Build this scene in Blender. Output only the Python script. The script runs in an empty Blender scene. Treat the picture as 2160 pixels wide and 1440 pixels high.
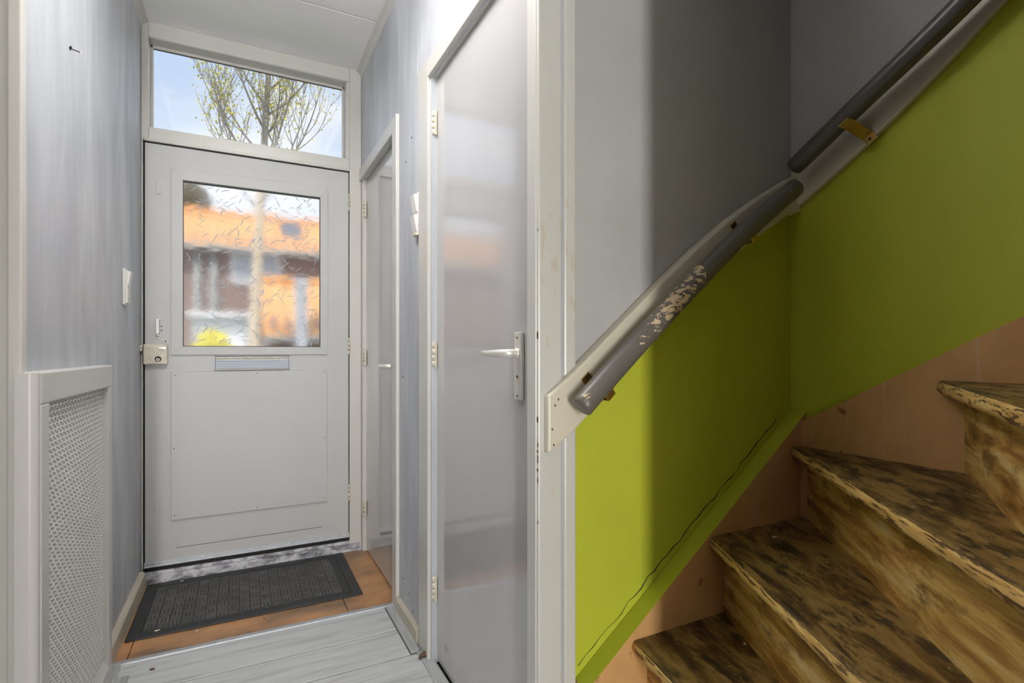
import bpy, bmesh, math, random
from mathutils import Vector, Matrix
random.seed(7)
sc = bpy.context.scene
COL = sc.collection

# ------------------------------------------------------------------ camera
FPX, YAW, HY, CZ = 1115.0, math.radians(27.1), 743.0, 1.09
cam_d = bpy.data.cameras.new('camera'); cam = bpy.data.objects.new('camera', cam_d); COL.objects.link(cam)
cam_d.sensor_width = 36; cam_d.lens = FPX / 2160 * 36; cam_d.shift_y = (HY - 720) / 2160
cam_d.clip_start = 0.02; cam_d.clip_end = 300
cam.location = (0, 0, CZ); cam.rotation_euler = (math.pi / 2, 0, -YAW)
sc.camera = cam
sc.view_settings.view_transform = 'Standard'; sc.view_settings.look = 'None'
sc.view_settings.gamma = 1; sc.view_settings.use_curve_mapping = False
sc.view_settings.exposure = 0.0
sc.cycles.use_denoising = True

# ------------------------------------------------------------------ node helpers
class NT:
    def __init__(s, tree): s.t = tree
    def n(s, typ, **kw):
        nd = s.t.nodes.new(typ)
        for k, v in kw.items():
            if k.startswith('i_'):
                nd.inputs[k[2:].replace('_', ' ')].default_value = v
            else: setattr(nd, k, v)
        return nd
    def l(s, a, b): s.t.links.new(a, b)
    def ramp(s, fac, stops, interp='LINEAR'):
        r = s.n('ShaderNodeValToRGB'); r.color_ramp.interpolation = interp
        el = r.color_ramp.elements
        while len(el) > len(stops): el.remove(el[-1])
        while len(el) < len(stops): el.new(0.5)
        for e, (p, c) in zip(el, stops):
            e.position = p; e.color = (*c, 1) if len(c) == 3 else c
        s.l(fac, r.inputs['Fac']); return r.outputs['Color']
    def noise(s, vec=None, scale=5, detail=4, rough=0.55, dist=0.0):
        q = s.n('ShaderNodeTexNoise'); q.inputs['Scale'].default_value = scale
        q.inputs['Detail'].default_value = detail; q.inputs['Roughness'].default_value = rough
        q.inputs['Distortion'].default_value = dist
        if vec is not None: s.l(vec, q.inputs['Vector'])
        return q.outputs['Fac']
    def mapped(s, scale=(1, 1, 1), rot=(0, 0, 0), loc=(0, 0, 0), coord='Position'):
        if coord == 'Position': o = s.n('ShaderNodeNewGeometry').outputs['Position']
        else: o = s.n('ShaderNodeTexCoord').outputs[coord]
        m = s.n('ShaderNodeMapping'); s.l(o, m.inputs['Vector'])
        m.inputs['Scale'].default_value = scale; m.inputs['Rotation'].default_value = rot; m.inputs['Location'].default_value = loc
        return m.outputs['Vector']
    def mix(s, fac, a, b, blend='MIX'):
        m = s.n('ShaderNodeMix', data_type='RGBA', blend_type=blend)
        for i, v in ((0, fac), (6, a), (7, b)):
            if hasattr(v, 'is_output') or isinstance(v, bpy.types.NodeSocket): s.l(v, m.inputs[i])
            else: m.inputs[i].default_value = v if i == 0 else ((*v, 1) if len(v) == 3 else v)
        return m.outputs[2]
    def math(s, op, a, b=0.0):
        m = s.n('ShaderNodeMath', operation=op)
        for i, v in ((0, a), (1, b)):
            if isinstance(v, bpy.types.NodeSocket): s.l(v, m.inputs[i])
            else: m.inputs[i].default_value = v
        return m.outputs[0]
    def bump(s, h, strength=0.2, dist=0.002):
        b = s.n('ShaderNodeBump'); b.inputs['Strength'].default_value = strength; b.inputs['Distance'].default_value = dist
        s.l(h, b.inputs['Height']); return b.outputs['Normal']

MATS = {}
def mat(name, build):
    m = bpy.data.materials.new(name); m.use_nodes = True
    t = NT(m.node_tree); bs = m.node_tree.nodes['Principled BSDF']
    build(t, bs); MATS[name] = m; return m
def setp(t, bs, col=None, rough=0.5, metal=0.0, normal=None, spec=None, coat=None):
    if col is not None:
        if isinstance(col, bpy.types.NodeSocket): t.l(col, bs.inputs['Base Color'])
        else: bs.inputs['Base Color'].default_value = (*col, 1)
    if isinstance(rough, bpy.types.NodeSocket): t.l(rough, bs.inputs['Roughness'])
    else: bs.inputs['Roughness'].default_value = rough
    bs.inputs['Metallic'].default_value = metal
    if spec is not None: bs.inputs['Specular IOR Level'].default_value = spec
    if normal is not None: t.l(normal, bs.inputs['Normal'])
def plain(name, col, rough=0.5, metal=0.0, spec=None, nscale=0, namt=0.08, bump=0.0, bscale=60):
    def f(t, bs):
        c = col; nrm = None
        if nscale:
            nz = t.noise(t.mapped(), nscale, 4)
            c = t.mix(t.math('MULTIPLY', nz, 1.0), tuple(v * (1 - namt * 1.6) for v in col), tuple(min(1, v * (1 + namt)) for v in col))
        if bump:
            nrm = t.bump(t.noise(t.mapped(), bscale, 3), bump, 0.001)
        setp(t, bs, c, rough, metal, nrm, spec)
    return mat(name, f)

# ------------------------------------------------------------------ world, sun, exposure
W = bpy.data.worlds.new('world'); sc.world = W; W.use_nodes = True
wt = NT(W.node_tree); bg = W.node_tree.nodes['Background']
tc = wt.n('ShaderNodeTexCoord').outputs['Generated']
sep = wt.n('ShaderNodeSeparateXYZ'); wt.l(tc, sep.inputs[0])
base = wt.ramp(sep.outputs['Z'], [(0.0, (0.95, 0.97, 1.0)), (0.22, (0.82, 0.89, 1.0)), (0.42, (0.58, 0.72, 0.97)), (1.0, (0.36, 0.52, 0.86))])
mp = wt.n('ShaderNodeMapping'); wt.l(tc, mp.inputs['Vector']); mp.inputs['Scale'].default_value = (1.6, 1.6, 5.0)
cl = wt.noise(mp.outputs['Vector'], 2.1, 6, 0.55, 0.3)
clf = wt.ramp(cl, [(0.42, (0, 0, 0)), (0.68, (1, 1, 1))])
wcol = wt.mix(clf, base, (0.97, 0.98, 1.0))
wt.l(wcol, bg.inputs['Color']); bg.inputs['Strength'].default_value = 1.08
sun_d = bpy.data.lights.new('sun', 'SUN'); sun_d.energy = 3.4; sun_d.angle = math.radians(0.6); sun_d.color = (1, 0.93, 0.82)
sun = bpy.data.objects.new('sun', sun_d); COL.objects.link(sun)
sun.rotation_euler = (math.radians(33), 0, math.radians(-28))
# daylight through the two windows the photograph does not show (behind the camera, and on the upper landing)
def window_light(name, loc, rot, sx, sy, power, col):
    d = bpy.data.lights.new(name, 'AREA'); d.shape = 'RECTANGLE'; d.size = sx; d.size_y = sy; d.energy = power; d.color = col
    o = bpy.data.objects.new(name, d); COL.objects.link(o); o.location = loc; o.rotation_euler = rot; return o
window_light('rear_window_daylight', (-0.50, -3.52, 0.95), (math.radians(90), 0, 0), 0.22, 1.5, 128, (1.0, 0.985, 0.95))
window_light('landing_window_daylight', (1.08, 0.25, 5.10), (0, 0, 0), 0.55, 0.9, 1.6, (0.74, 0.84, 1.0))

# ------------------------------------------------------------------ pixel -> place
fx, fy = math.sin(YAW), math.cos(YAW); rx, ry = math.cos(YAW), -math.sin(YAW)
def ray(px, py):
    u = (px - 1080) / FPX
    return Vector((fx + rx * u, fy + ry * u, (HY - py) / FPX))
def onX(p, x): d = ray(*p); return Vector((0, 0, CZ)) + d * (x / d.x)
def onY(p, y): d = ray(*p); return Vector((0, 0, CZ)) + d * (y / d.y)
def onZ(p, z): d = ray(*p); return Vector((0, 0, CZ)) + d * ((z - CZ) / d.z)

# ------------------------------------------------------------------ mesh helpers
class MB:
    def __init__(s): s.bm = bmesh.new()
    def box(s, x0, x1, y0, y1, z0, z1, bev=0.0, mi=0, seg=2, M=None):
        b = bmesh.new(); bmesh.ops.create_cube(b, size=1)
        x0, x1 = min(x0, x1), max(x0, x1); y0, y1 = min(y0, y1), max(y0, y1); z0, z1 = min(z0, z1), max(z0, z1)
        for v in b.verts:
            v.co = Vector(((x0 + x1) / 2 + v.co.x * (x1 - x0), (y0 + y1) / 2 + v.co.y * (y1 - y0), (z0 + z1) / 2 + v.co.z * (z1 - z0)))
        if bev > 0:
            bmesh.ops.bevel(b, geom=b.edges[:], offset=min(bev, 0.45 * min(x1 - x0, y1 - y0, z1 - z0)), segments=seg, affect='EDGES', profile=0.5)
        return s._add(b, mi, M)
    def _add(s, b, mi=0, M=None):
        if M is not None: bmesh.ops.transform(b, matrix=M, verts=b.verts[:])
        vm = {}
        for v in b.verts: vm[v] = s.bm.verts.new(v.co)
        for f in b.faces:
            try:
                nf = s.bm.faces.new([vm[v] for v in f.verts]); nf.material_index = mi if mi >= 0 else f.material_index
            except ValueError: pass
        b.free(); return s
    def prism(s, pts, axis, a, b_, mi=0, bev=0.0, seg=2):
        """pts: 2-D outline; axis the extrusion axis; a..b_ its range. xz for axis y, yz for axis x, xy for axis z."""
        def P(p, t):
            if axis == 'y': return Vector((p[0], t, p[1]))
            if axis == 'x': return Vector((t, p[0], p[1]))
            return Vector((p[0], p[1], t))
        b = bmesh.new()
        A = [b.verts.new(P(p, a)) for p in pts]; Bv = [b.verts.new(P(p, b_)) for p in pts]
        b.faces.new(A); b.faces.new(Bv[::-1])
        n = len(pts)
        for i in range(n): b.faces.new([A[i], Bv[i], Bv[(i + 1) % n], A[(i + 1) % n]])
        bmesh.ops.recalc_face_normals(b, faces=b.faces[:])
        if bev: bmesh.ops.bevel(b, geom=b.edges[:], offset=bev, segments=seg, affect='EDGES', profile=0.5)
        bmesh.ops.triangulate(b, faces=[f for f in b.faces if len(f.verts) > 4])
        return s._add(b, mi)
    def tube(s, path, rad, n=14, mi=0, cap=True, dome=0.0):
        path = [Vector(p) for p in path]
        if not isinstance(rad, (list, tuple)): rad = [rad] * len(path)
        if dome:      # rounded ends
            d0 = (path[0] - path[1]).normalized(); d1 = (path[-1] - path[-2]).normalized()
            r0, r1 = rad[0], rad[-1]
            path = [path[0] + d0 * dome] + [path[0] + d0 * dome * .7] + path + [path[-1] + d1 * dome * .7, path[-1] + d1 * dome]
            rad = [r0 * .45, r0 * .82] + list(rad) + [r1 * .82, r1 * .45]
        rings = []; up = None
        for i, p in enumerate(path):
            t = (path[min(i + 1, len(path) - 1)] - path[max(i - 1, 0)]).normalized()
            if up is None:
                up = Vector((0, 0, 1)) if abs(t.z) < 0.9 else Vector((1, 0, 0))
            sd = t.cross(up).normalized(); up = sd.cross(t).normalized()
            rings.append([s.bm.verts.new(p + (sd * math.cos(k * 2 * math.pi / n) + up * math.sin(k * 2 * math.pi / n)) * rad[i]) for k in range(n)])
        for a, b in zip(rings, rings[1:]):
            for k in range(n):
                f = s.bm.faces.new([a[k], a[(k + 1) % n], b[(k + 1) % n], b[k]]); f.material_index = mi; f.smooth = True
        if cap:
            f = s.bm.faces.new(rings[0][::-1]); f.material_index = mi
            f = s.bm.faces.new(rings[-1]); f.material_index = mi
        return s
    def cyl(s, p0, p1, r, n=16, mi=0): return s.tube([p0, p1], r, n, mi)
    def build(s, name, mats, parent=None, smooth=False, recalc=True, origin=None):
        bm = s.bm
        if recalc: bmesh.ops.recalc_face_normals(bm, faces=bm.faces[:])
        if not isinstance(mats, (list, tuple)): mats = [mats]
        lo = Vector((1e9,) * 3); hi = -lo
        for v in bm.verts:
            for k in range(3): lo[k] = min(lo[k], v.co[k]); hi[k] = max(hi[k], v.co[k])
        org = Vector(((lo.x + hi.x) / 2, (lo.y + hi.y) / 2, lo.z)) if origin is None else Vector(origin)
        for v in bm.verts: v.co -= org
        me = bpy.data.meshes.new(name); bm.to_mesh(me); bm.free()
        if smooth:
            for p in me.polygons: p.use_smooth = True
        for m in mats: me.materials.append(MATS[m] if isinstance(m, str) else m)
        o = bpy.data.objects.new(name, me); COL.objects.link(o)
        if parent is not None:
            o.parent = parent; o.location = org - WL[parent.name]
        else: o.location = org
        WL[o.name] = org
        return o
WL = {}
def empty(name, loc):
    o = bpy.data.objects.new(name, None); COL.objects.link(o); o.location = loc; o.empty_display_size = 0.1
    WL[o.name] = Vector(loc); return o
def plank_uv(o, along, across, off_):
    me = o.data; uv = me.uv_layers.new(name='UVMap'); base = WL[o.name]
    for lp_ in me.loops:
        p_ = me.vertices[lp_.vertex_index].co + base
        uv.data[lp_.index].uv = (p_.dot(along) + off_ * 1.7, p_.dot(across) + off_ * .61)
def tag(o, label, cat=None, group=None, kind=None):
    o['label'] = label
    if cat: o['category'] = cat
    if group: o['group'] = group
    if kind: o['kind'] = kind
    return o
def struct(o, label, cat): return tag(o, label, cat, kind='structure')
def arc(x0, y0, r, a0, a1, n):
    return [(x0 + r * math.cos(math.radians(a0 + (a1 - a0) * i / n)), y0 + r * math.sin(math.radians(a0 + (a1 - a0) * i / n))) for i in range(n + 1)]

# ------------------------------------------------------------------ materials
def m_white(name, col, rough, bump=0.06, dirt=0.06, bscale=45):
    def f(t, bs):
        big = t.noise(t.mapped((1, 1, .6)), 3.0, 5)
        fine = t.noise(t.mapped((1, 1, 1)), bscale, 3)
        c = t.mix(t.ramp(big, [(0.35, (0, 0, 0)), (0.75, (1, 1, 1))]), tuple(v * (1 - dirt) for v in col), col)
        setp(t, bs, c, rough, 0, t.bump(fine, bump, 0.0015))
    return mat(name, f)
m_white('white_paint', (0.58, 0.565, 0.54), 0.36)
m_white('frame_paint', (0.57, 0.555, 0.515), 0.32)
MATS['frame_paint'].node_tree.nodes['Principled BSDF'].inputs['IOR'].default_value = 1.55
m_white('front_door_paint', (0.50, 0.50, 0.49), 0.50)
m_white('gloss_door_paint', (0.50, 0.485, 0.48), 0.10, bump=0.03, bscale=24)
MATS['gloss_door_paint'].node_tree.nodes['Principled BSDF'].inputs['IOR'].default_value = 2.35
m_white('ceiling_paint', (0.90, 0.89, 0.87), 0.7)
m_white('cream_paint', (0.64, 0.585, 0.47), 0.38)
m_white('skirting_paint', (0.62, 0.56, 0.45), 0.45, dirt=0.25)
m_white('grille_paint', (0.74, 0.72, 0.68), 0.45)
def f_streak(t, bs):
    st = t.noise(t.mapped((3.4, 3.4, 0.75), (math.radians(5), 0, 0)), 1.9, 5, 0.55, 0.5)
    fine = t.noise(t.mapped((9, 9, 1.5), (math.radians(-7), 0, 0)), 2.0, 4, .6, .3)
    c = t.ramp(st, [(0.30, (0.36, 0.375, 0.405)), (0.50, (0.46, 0.475, 0.502)), (0.70, (0.60, 0.615, 0.635))])
    c = t.mix(0.25, c, t.ramp(fine, [(0.3, (0.36, 0.37, 0.42)), (0.7, (0.58, 0.58, 0.62))]))
    setp(t, bs, c, 0.50)
mat('hall_grey_paint', f_streak)
def f_stairgrey(t, bs):
    a = t.noise(t.mapped(), 2.2, 5); fine = t.noise(t.mapped(), 70, 3)
    setp(t, bs, t.ramp(a, [(0.3, (0.37, 0.365, 0.355)), (0.7, (0.44, 0.435, 0.42))]), 0.6, 0, t.bump(fine, 0.2, 0.001))
mat('stair_grey_paint', f_stairgrey)
def f_green(t, bs):
    a = t.noise(t.mapped((1, 1, .5)), 2.5, 5); fine = t.noise(t.mapped(), 90, 3)
    c = t.ramp(a, [(0.3, (0.40, 0.44, 0.022)), (0.7, (0.47, 0.505, 0.03))])
    setp(t, bs, c, 0.62, 0, t.bump(fine, 0.22, 0.001))
mat('lime_green_paint', f_green)
def f_pink(t, bs):
    a = t.noise(t.mapped((1, 1, .7)), 5, 5); dr = t.noise(t.mapped((30, 30, 1.6)), 1.2, 3); sp = t.noise(t.mapped((1, 1, 1)), 17, 4)
    c = t.ramp(a, [(0.25, (0.46, 0.235, 0.080)), (0.6, (0.63, 0.355, 0.14)), (0.85, (0.68, 0.43, 0.21))])
    c = t.mix(t.ramp(dr, [(0.58, (0, 0, 0)), (0.72, (.45, .45, .45))]), c, (0.60, 0.44, 0.30))
    c = t.mix(t.ramp(sp, [(0.68, (0, 0, 0)), (0.72, (.8, .8, .8))]), c, (0.16, 0.06, 0.025))
    setp(t, bs, c, 0.55, 0, t.bump(a, 0.15, 0.002))
mat('peach_string_paint', f_pink)
def f_tread(t, bs):
    v = t.mapped((2.6, 9.0, 1.0), coord='UV')
    a = t.noise(v, 1.7, 8, 0.68, 0.4); b = t.noise(t.mapped((9, 24, 1), coord='UV'), 1.0, 8, 0.72); s2 = t.noise(t.mapped(), 70, 3, .5)
    c = t.ramp(a, [(0.34, (0.022, 0.012, 0.004)), (0.45, (0.12, 0.064, 0.016)), (0.54, (0.27, 0.165, 0.048)), (0.66, (0.13, 0.08, 0.022)), (0.8, (0.30, 0.20, 0.075))])
    c = t.mix(t.ramp(b, [(0.49, (0, 0, 0)), (0.58, (.9, .9, .9))]), c, (0.024, 0.013, 0.005))
    c = t.mix(t.ramp(s2, [(0.70, (0, 0, 0)), (0.74, (.7, .7, .7))]), c, (0.36, 0.29, 0.17))
    setp(t, bs, c, t.ramp(b, [(.3, (.38,) * 3), (.7, (.62,) * 3)]), 0, t.bump(b, 0.35, 0.003))
mat('worn_tread_wood', f_tread)
def f_riser(t, bs):
    v = t.mapped((2.2, 17.0, 1), coord='UV')
    a = t.noise(v, 1.5, 8, 0.64, 0.3); b = t.noise(t.mapped((4.0, 9, 1), coord='UV'), 1.6, 8, 0.68)
    c = t.ramp(a, [(0.32, (0.12, 0.05, 0.010)), (0.43, (0.36, 0.18, 0.042)), (0.54, (0.60, 0.38, 0.11)), (0.68, (0.74, 0.58, 0.32))])
    c = t.mix(t.ramp(b, [(0.51, (0, 0, 0)), (0.62, (.85, .85, .85))]), c, (0.17, 0.085, 0.02))
    setp(t, bs, c, 0.5, 0, t.bump(a, 0.25, 0.003))
mat('worn_riser_wood', f_riser)
def f_nose(t, bs):
    a = t.noise(t.mapped((5, 60, 1), coord='UV'), 1.3, 6, 0.6, .4); b = t.noise(t.mapped((9, 75, 1), coord='UV'), 1.5, 7, 0.66)
    c = t.ramp(a, [(0.3, (0.42, 0.22, 0.055)), (0.55, (0.66, 0.43, 0.15)), (0.8, (0.74, 0.56, 0.26))])
    c = t.mix(t.ramp(b, [(0.52, (0, 0, 0)), (0.56, (.95, .95, .95))]), c, (0.075, 0.032, 0.012))
    setp(t, bs, c, 0.45, 0, t.bump(b, 0.5, 0.004))
mat('bare_nosing_wood', f_nose)
def f_rail(t, bs):
    v = t.mapped((28, 60, 62), (0, math.radians(40), 0))
    n1 = t.noise(v, 1.5, 5, 0.62); n2 = t.noise(t.mapped(), 11, 3, 0.5)
    gm = t.n('ShaderNodeNewGeometry'); sp = t.n('ShaderNodeSeparateXYZ'); t.l(gm.outputs['Position'], sp.inputs[0])
    zone = t.ramp(sp.outputs['X'], [(0.66, (.07,) * 3), (0.70, (.0,) * 3), (0.77, (.06,) * 3), (0.84, (.09,) * 3), (0.92, (.17,) * 3), (1.04, (.16,) * 3), (1.12, (.10,) * 3), (1.19, (0, 0, 0))])
    nm = t.n('ShaderNodeSeparateXYZ'); t.l(gm.outputs['Normal'], nm.inputs[0])
    face = t.ramp(t.math('ADD', t.math('MULTIPLY', nm.outputs['Z'], .55), t.math('MULTIPLY', nm.outputs['Y'], -.5)), [(0.15, (0, 0, 0)), (0.55, (.10,) * 3)])
    val = t.math('ADD', t.math('MULTIPLY', n1, 0.75), t.math('MULTIPLY', n2, 0.25))
    val = t.math('ADD', t.math('ADD', val, zone), face)
    f = t.ramp(val, [(0.742, (0, 0, 0)), (0.749, (1, 1, 1))])
    c = t.mix(f, (0.125, 0.112, 0.096), (0.62, 0.47, 0.29))
    setp(t, bs, c, 0.38, 0, t.bump(f, 0.4, -0.001))
mat('rail_grey_paint', f_rail)
def f_post(t, bs):
    big = t.noise(t.mapped((1, 1, .6)), 3.0, 5); pn = t.noise(t.mapped((30, 30, 9)), 1.5, 6, .6)
    sp = t.n('ShaderNodeSeparateXYZ'); t.l(t.n('ShaderNodeNewGeometry').outputs['Position'], sp.inputs[0])
    zone = t.ramp(t.math('MULTIPLY', sp.outputs['Z'], .5), [(0.0, (.03,) * 3), (0.56, (.03,) * 3), (0.60, (.15,) * 3), (0.70, (.13,) * 3), (0.73, (0,) * 3)])
    c = t.mix(t.ramp(big, [(.35, (0, 0, 0)), (.75, (1, 1, 1))]), (.53, .52, .48), (.57, .56, .52))
    c = t.mix(t.ramp(t.math('ADD', pn, zone), [(.70, (0, 0, 0)), (.715, (.75,) * 3)]), c, (.52, .45, .35))
    setp(t, bs, c, .32)
mat('worn_post_paint', f_post)
plain('rail_dark_paint', (0.105, 0.095, 0.085), 0.34, nscale=20, namt=.1)
plain('brass', (0.62, 0.44, 0.16), 0.28, 1.0, nscale=40, namt=.25)
plain('steel', (0.82, 0.78, 0.72), 0.40, 0.55)
plain('aluminium', (0.56, 0.58, 0.61), 0.55, 0.8, nscale=30, namt=.12)
def f_brush(t, bs):
    a = t.noise(t.mapped((1.2, 1, 160)), 1.6, 5, 0.6)
    c = t.ramp(a, [(0.3, (0.24, 0.26, 0.30)), (0.7, (0.40, 0.43, 0.48))])
    setp(t, bs, c, 0.55, 0.7)
mat('brushed_aluminium', f_brush)
plain('plastic_white', (0.76, 0.745, 0.71), 0.3)
plain('plastic_cream', (0.74, 0.66, 0.50), 0.35)
plain('hinge_paint', (0.62, 0.57, 0.46), 0.4, nscale=50, namt=.2)
plain('black_rubber', (0.034, 0.034, 0.037), 0.55, nscale=60, namt=.3)
def f_ridge(t, bs):
    a = t.noise(t.mapped(), 9, 4); s2 = t.noise(t.mapped(), 150, 2)
    c = t.ramp(a, [(0.35, (0.080, 0.076, 0.067)), (0.7, (0.115, 0.113, 0.11))])
    c = t.mix(t.ramp(s2, [(0.72, (0, 0, 0)), (0.75, (1, 1, 1))]), c, (0.16, 0.13, 0.09))
    setp(t, bs, c, 0.75, 0, t.bump(s2, .4, .001))
mat('mat_pile', f_ridge)
plain('dark_gap', (0.012, 0.011, 0.010), 0.7)
plain('dark_hole', (0.03, 0.025, 0.02), 0.6)
plain('joint_grey', (0.16, 0.155, 0.15), 0.7)
plain('crack_dark', (0.05, 0.05, 0.012), 0.8)
plain('niche_shade_brown', (0.055, 0.036, 0.022), 0.8)
plain('scrap_brown', (0.10, 0.05, 0.03), 0.6, nscale=40, namt=.3)
plain('chip_white', (0.75, 0.66, 0.56), 0.6)
def f_threshold(t, bs):
    a = t.noise(t.mapped((1, 1, 1.6)), 13, 7, 0.68, .4); b = t.noise(t.mapped((1, 1, 2)), 24, 5, .6)
    c = t.ramp(a, [(0.36, (0.13, 0.13, 0.14)), (0.47, (0.34, 0.34, 0.37)), (0.56, (0.60, 0.60, 0.62))])
    c = t.mix(t.ramp(b, [(0.64, (0, 0, 0)), (0.69, (.9, .9, .9))]), c, (0.11, 0.05, 0.022))
    setp(t, bs, c, 0.7, 0, t.bump(a, 0.6, 0.004))
mat('weathered_threshold', f_threshold)
def f_orange(t, bs):
    a = t.noise(t.mapped((1, 1.6, 1)), 3.2, 6, 0.6, .3); s2 = t.noise(t.mapped(), 46, 3)
    c = t.ramp(a, [(0.34, (0.20, 0.125, 0.075)), (0.46, (0.38, 0.20, 0.095)), (0.62, (0.54, 0.275, 0.12))])
    c = t.mix(t.ramp(s2, [(0.69, (0, 0, 0)), (0.72, (.8, .8, .8))]), c, (0.09, 0.05, 0.03))
    setp(t, bs, c, 0.42, 0, t.bump(a, 0.1, 0.002))
mat('orange_floor_board', f_orange)
def f_lam(t, bs):
    v = t.mapped((1.4, 16, 1), (0, 0, math.radians(3)))
    a = t.noise(v, 2.0, 7, 0.6, 0.7); b = t.noise(t.mapped((1.0, 30, 1)), 5, 3)
    c = t.ramp(a, [(0.30, (0.33, 0.34, 0.345)), (0.46, (0.52, 0.535, 0.54)), (0.72, (0.62, 0.635, 0.635))])
    c = t.mix(0.18, c, t.ramp(b, [(.3, (.3, .31, .32)), (.7, (.6, .61, .61))]))
    setp(t, bs, c, 0.36, 0, t.bump(a, 0.08, 0.001))
mat('grey_laminate', f_lam)
def f_lam2(t, bs):
    v = t.mapped((22, 1.5, 1))
    a = t.noise(v, 3.0, 6, 0.6, 0.4)
    c = t.ramp(a, [(0.30, (0.24, 0.245, 0.25)), (0.5, (0.38, 0.39, 0.395)), (0.72, (0.48, 0.49, 0.495))])
    setp(t, bs, c, 0.45)
mat('grey_laminate_edging', f_lam2)
def f_clear(t, bs):
    m = t.t; out = m.nodes['Material Output']
    tr = t.n('ShaderNodeBsdfTransparent'); tr.inputs['Color'].default_value = (0.97, 0.98, 0.98, 1)
    gl = t.n('ShaderNodeBsdfGlossy'); gl.inputs['Roughness'].default_value = 0.02
    mx = t.n('ShaderNodeMixShader'); mx.inputs[0].default_value = 0.05
    t.l(tr.outputs[0], mx.inputs[1]); t.l(gl.outputs[0], mx.inputs[2]); t.l(mx.outputs[0], out.inputs['Surface'])
mat('clear_glass', f_clear)
def f_obscure(t, bs):
    m = t.t; out = m.nodes['Material Output']
    g = t.n('ShaderNodeBsdfRefraction'); g.inputs['Roughness'].default_value = 0.11; g.inputs['IOR'].default_value = 1.45
    h = t.noise(t.mapped((9, 9, 14)), 1.0, 2, .5)
    t.l(t.bump(h, 0.30, 0.010), g.inputs['Normal'])
    gl = t.n('ShaderNodeBsdfGlossy'); gl.inputs['Roughness'].default_value = 0.25
    mx = t.n('ShaderNodeMixShader'); mx.inputs[0].default_value = 0.012
    t.l(g.outputs[0], mx.inputs[1]); t.l(gl.outputs[0], mx.inputs[2]); t.l(mx.outputs[0], out.inputs['Surface'])
mat('obscure_glass', f_obscure)
def f_strokes(t, bs):
    m = t.t; out = m.nodes['Material Output']
    g = t.n('ShaderNodeBsdfTransparent')
    tl = t.n('ShaderNodeBsdfTranslucent'); tl.inputs['Color'].default_value = (.98, .98, 1, 1)
    mx = t.n('ShaderNodeMixShader'); mx.inputs[0].default_value = 0.6
    t.l(g.outputs[0], mx.inputs[1]); t.l(tl.outputs[0], mx.inputs[2]); t.l(mx.outputs[0], out.inputs['Surface'])
mat('glass_stroke', f_strokes)
def f_fill(t, bs):
    setp(t, bs, (0.9, 0.9, 0.88), 0.4)
    bs.inputs['Emission Color'].default_value = (1.0, 0.985, 0.97, 1); bs.inputs['Emission Strength'].default_value = FILL
FILL = 26.0  # glow strength of the added hall fill panel
mat('fill_panel_glow', f_fill)
# outdoors
def f_roof(t, bs):
    a = t.noise(t.mapped((1, 1, 1)), 2.0, 5)
    setp(t, bs, t.ramp(a, [(0.3, (0.66, 0.33, 0.13)), (0.7, (0.80, 0.46, 0.22))]), 0.8)
mat('roof_tile_orange', f_roof)
def f_brick(t, bs):
    b = t.n('ShaderNodeTexBrick'); t.l(t.mapped((1, 1, 1), (math.radians(90), 0, 0)), b.inputs['Vector'])
    b.inputs['Scale'].default_value = 4.5; b.inputs['Color1'].default_value = (0.25, 0.165, 0.145, 1); b.inputs['Color2'].default_value = (0.31, 0.215, 0.19, 1); b.inputs['Mortar'].default_value = (0.30, 0.26, 0.24, 1)
    setp(t, bs, b.outputs['Color'], 0.85)
mat('brown_brick', f_brick)
plain('house_white', (0.75, 0.76, 0.78), 0.5)
plain('house_pane', (0.40, 0.44, 0.50), 0.1)
plain('garage_grey', (0.42, 0.46, 0.46), 0.6)
plain('dormer_blue', (0.22, 0.27, 0.34), 0.6)
plain('twig_grey', (0.30, 0.28, 0.25), 0.85)
plain('bark_pale', (0.72, 0.60, 0.46), 0.85, nscale=12, namt=.3)
plain('leaf_yellow_green', (0.74, 0.66, 0.06), 0.6, nscale=3, namt=.3)
plain('forsythia_yellow', (0.82, 0.74, 0.03), 0.6)
plain('hedge_olive', (0.20, 0.17, 0.08), 0.8, nscale=6, namt=.3)
plain('grass_green', (0.15, 0.20, 0.06), 0.9, nscale=4, namt=.3)
plain('paving_grey', (0.55, 0.53, 0.50), 0.85, nscale=4, namt=.15)
plain('outer_brick', (0.30, 0.19, 0.13), 0.85)

# ================================================================== THE SHELL
XL, XR = -0.42, 0.593         # hall walls
YF = 3.0                      # face of the front door frame
YP = 1.02                     # near end of the right-hand hall wall
YA, XB = 1.03, 1.466          # the two stair walls
HC = 2.65                     # hall ceiling
YS = 2.255                    # metal strip between the two floors
YB, XROOM = -3.6, -3.2        # back of the house / left room

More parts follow.
